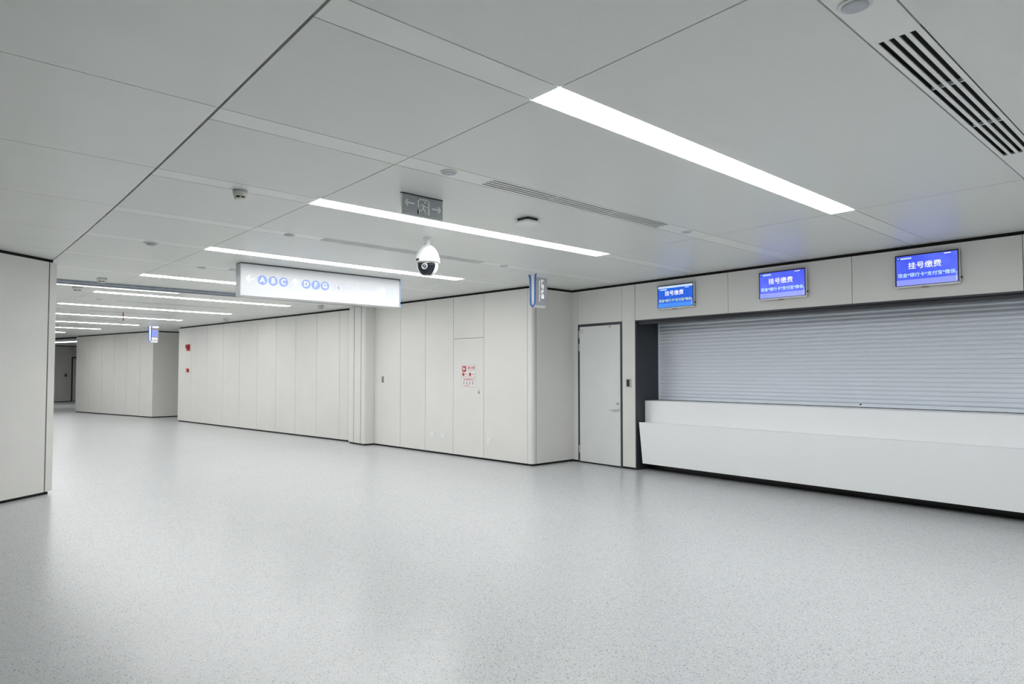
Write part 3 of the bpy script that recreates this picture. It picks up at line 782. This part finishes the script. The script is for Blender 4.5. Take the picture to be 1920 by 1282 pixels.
def arrow2(x, y, ang, l, t, hd):
    c, s = math.cos(ang), math.sin(ang)
    R = lambda p: (x + p[0] * c - p[1] * s, y + p[0] * s + p[1] * c)
    return [stroke(R((-l, 0)), R((l - t * .4, 0)), t), stroke(R((l, 0)), R((l - hd, hd)), t), stroke(R((l, 0)), R((l - hd, -hd)), t)]
SG.shape('arrow', arrow2(0.120, 0.216, math.pi, 0.048, 0.014, 0.042), n0, n1, 'lightbox_white', face)
SG.shape('arrow', arrow2(0.690, 0.221, math.pi / 2, 0.044, 0.014, 0.040), n0, n1, 'lightbox_white', face)
SG.shape('arrow', arrow2(1.950, 0.223, 0, 0.052, 0.014, 0.042), n0, n1, 'lightbox_white', face)
for x in (0.614, 1.524):
    SG.shape('divider', [stroke((x, 0.12), (x, 0.31), 0.004)], n0, n1, 'lightbox_faint', face)
def sq(x0, x1, y0, y1, t): return [stroke((x0, y0), (x1, y0), t), stroke((x0, y1), (x1, y1), t), stroke((x0, y0), (x0, y1), t), stroke((x1, y0), (x1, y1), t)]
SG.shape('washroom_symbol', sq(1.205, 1.325, 0.160, 0.275, 0.006), n0, n1, 'lightbox_faint', face)
SG.shape('washroom_figures', [circle(1.242, 0.252, 0.009, 12), circle(1.288, 0.252, 0.009, 12), stroke((1.242, 0.24), (1.242, 0.175), 0.020), stroke((1.288, 0.24), (1.288, 0.205), 0.018),
                              [(1.288, 0.225), (1.268, 0.195), (1.308, 0.195)], stroke((1.282, 0.198), (1.282, 0.174), 0.007), stroke((1.295, 0.198), (1.295, 0.174), 0.007)], n0, n1, 'lightbox_faint', face)
SG.shape('lift_symbol', sq(1.365, 1.490, 0.160, 0.285, 0.006), n0, n1, 'lightbox_faint', face)
SG.shape('lift_figures', [stroke((1.395, 0.235), (1.395, 0.185), 0.013), stroke((1.428, 0.235), (1.428, 0.185), 0.013), stroke((1.460, 0.235), (1.460, 0.185), 0.013), stroke((1.375, 0.255), (1.48, 0.255), 0.005)], n0, n1, 'lightbox_faint', face)
SG.text('lettering', '挂号收费', 1.72, 0.238, 0.062, 'lightbox_faint', face, 0.0020)
SG.shape('destination_mark', [stroke(p, q, 0.013) for p, q in zip(circle(2.091, 0.185, 0.036, 12, 180, 360), circle(2.091, 0.185, 0.036, 12, 180, 360)[1:])] +
         [stroke((2.127, 0.185), (2.127, 0.285), 0.013), stroke((2.055, 0.185), (2.060, 0.215), 0.010), circle(2.094, 0.262, 0.020, 16)], n0, n1, 'lightbox_cyan', face)

# hanging plaques: a U-shaped blue rim on the narrow edge, lettered broad face
def plaque(x, y, s, label, lit, rot=0.0):
    p = empty('hanging_plaque', (x, y, H), label, 'sign')
    ca, sa = math.cos(rot), math.sin(rot)
    F = Frame((x, y, H), (ca, sa, 0), (sa, -ca, 0))
    W_, T_, D_ = 0.215 * s, 0.135 * s, 0.455 * s
    # cross-section seen on the narrow edge: two curved cheeks running together at the bottom
    E = Frame((x, y, H), (sa, -ca, 0), (-ca, -sa, 0))       # narrow edge faces -X, r = -y
    def cheek(sign, th):
        out = []
        for h, o in ((0.0, T_ * 0.62), (-0.02 * s, T_ * 0.54), (-0.06 * s, T_ * 0.46), (-0.12 * s, T_ * 0.44), (-D_ + 0.085 * s, T_ * 0.40), (-D_ + 0.045 * s, T_ * 0.36), (-D_ + 0.018 * s, T_ * 0.24), (-D_, T_ * 0.06)):
            out.append((sign * (T_ / 2 * 0 + o), h))
        return out
    for sgn, nm in ((1, 'front_rim'), (-1, 'rear_rim')):
        c = cheek(sgn, 0)
        inner = [(q[0] - sgn * 0.022 * s, min(0, q[1] + 0.006 * s)) for q in c]
        E.shape(nm, [[c[i], c[i + 1], inner[i + 1], inner[i]] for i in range(len(c) - 1)], 0.0, 0.012 * s, 'blue', p)
    core = [(q[0] * 0.94, q[1]) for q in cheek(1, 0)] + [(q[0] * 0.94, q[1]) for q in cheek(-1, 0)][::-1]
    E.shape('core', [core], -W_, 0.0, 'white' if not lit else 'lit_white', p)
    fo = T_ * 0.44
    fc = F.shape('face', [[(0.0, -0.05 * s), (0.0, -D_ + 0.03 * s), (W_ - 0.02 * s, -D_ + 0.03 * s), (W_ - 0.006 * s, -D_ + 0.036 * s), (W_, -D_ + 0.05 * s), (W_, -0.05 * s)]], fo - 0.02 * s, fo + 0.004, 'signgrey' if not lit else 'plate', p)
    F.shape('upper_skirt', [[(0.0, -0.05 * s), (W_, -0.05 * s), (W_ + 0.012 * s, -0.012 * s), (W_ + 0.022 * s, 0.0), (0.0, 0.0)]], fo - 0.02 * s, fo + 0.003, 'signgrey' if not lit else 'plate', p)
    if not lit:
        for k, ch in enumerate('挂号收费'):
            F.text('letter', ch, W_ * 0.58, -0.105 * s - k * 0.068 * s - (0.006 if k > 1 else 0), 0.066 * s, 'signtext', fc, fo + 0.005, bold=0.0022)
        F.text('small_lettering', 'Registration & Payment', W_ * 0.30, -0.235 * s, 0.030 * s, 'signtext', fc, fo + 0.005, rot=-math.pi / 2, width=0.29 * s, bold=0.0006)
    else:
        F.box('blue_panel', 0.012 * s, W_ * 0.82, -0.30 * s, -0.10 * s, fo, fo + 0.007, 'lit_blue', fc)
        F.shape('blue_panel_mark', [stroke((W_ * .18, -.20 * s), (W_ * .40, -.155 * s), .012 * s), stroke((W_ * .40, -.155 * s), (W_ * .66, -.19 * s), .012 * s), circle(W_ * .42, -.215 * s, .02 * s, 14)], fo + 0.0071, fo + 0.0085, 'scr_band', fc)
        F.box('white_panel', 0.012 * s, W_ * 0.82, -0.405 * s, -0.325 * s, fo, fo + 0.007, 'lit_white', fc)
        F.shape('white_panel_mark', [stroke((W_ * .12, -.372 * s), (W_ * .7, -.372 * s), .014 * s), stroke((W_ * .2, -.412 * s), (W_ * .6, -.412 * s), .008 * s)], fo + 0.0071, fo + 0.0085, 'greyprint', fc)
plaque(6.03, 6.46, 1.0, 'grey and blue registration plaque hanging by the wall corner', False)
plaque(4.38, 21.05, 1.02, 'lit blue and white plaque hanging by the far block corner', True, 0.42)
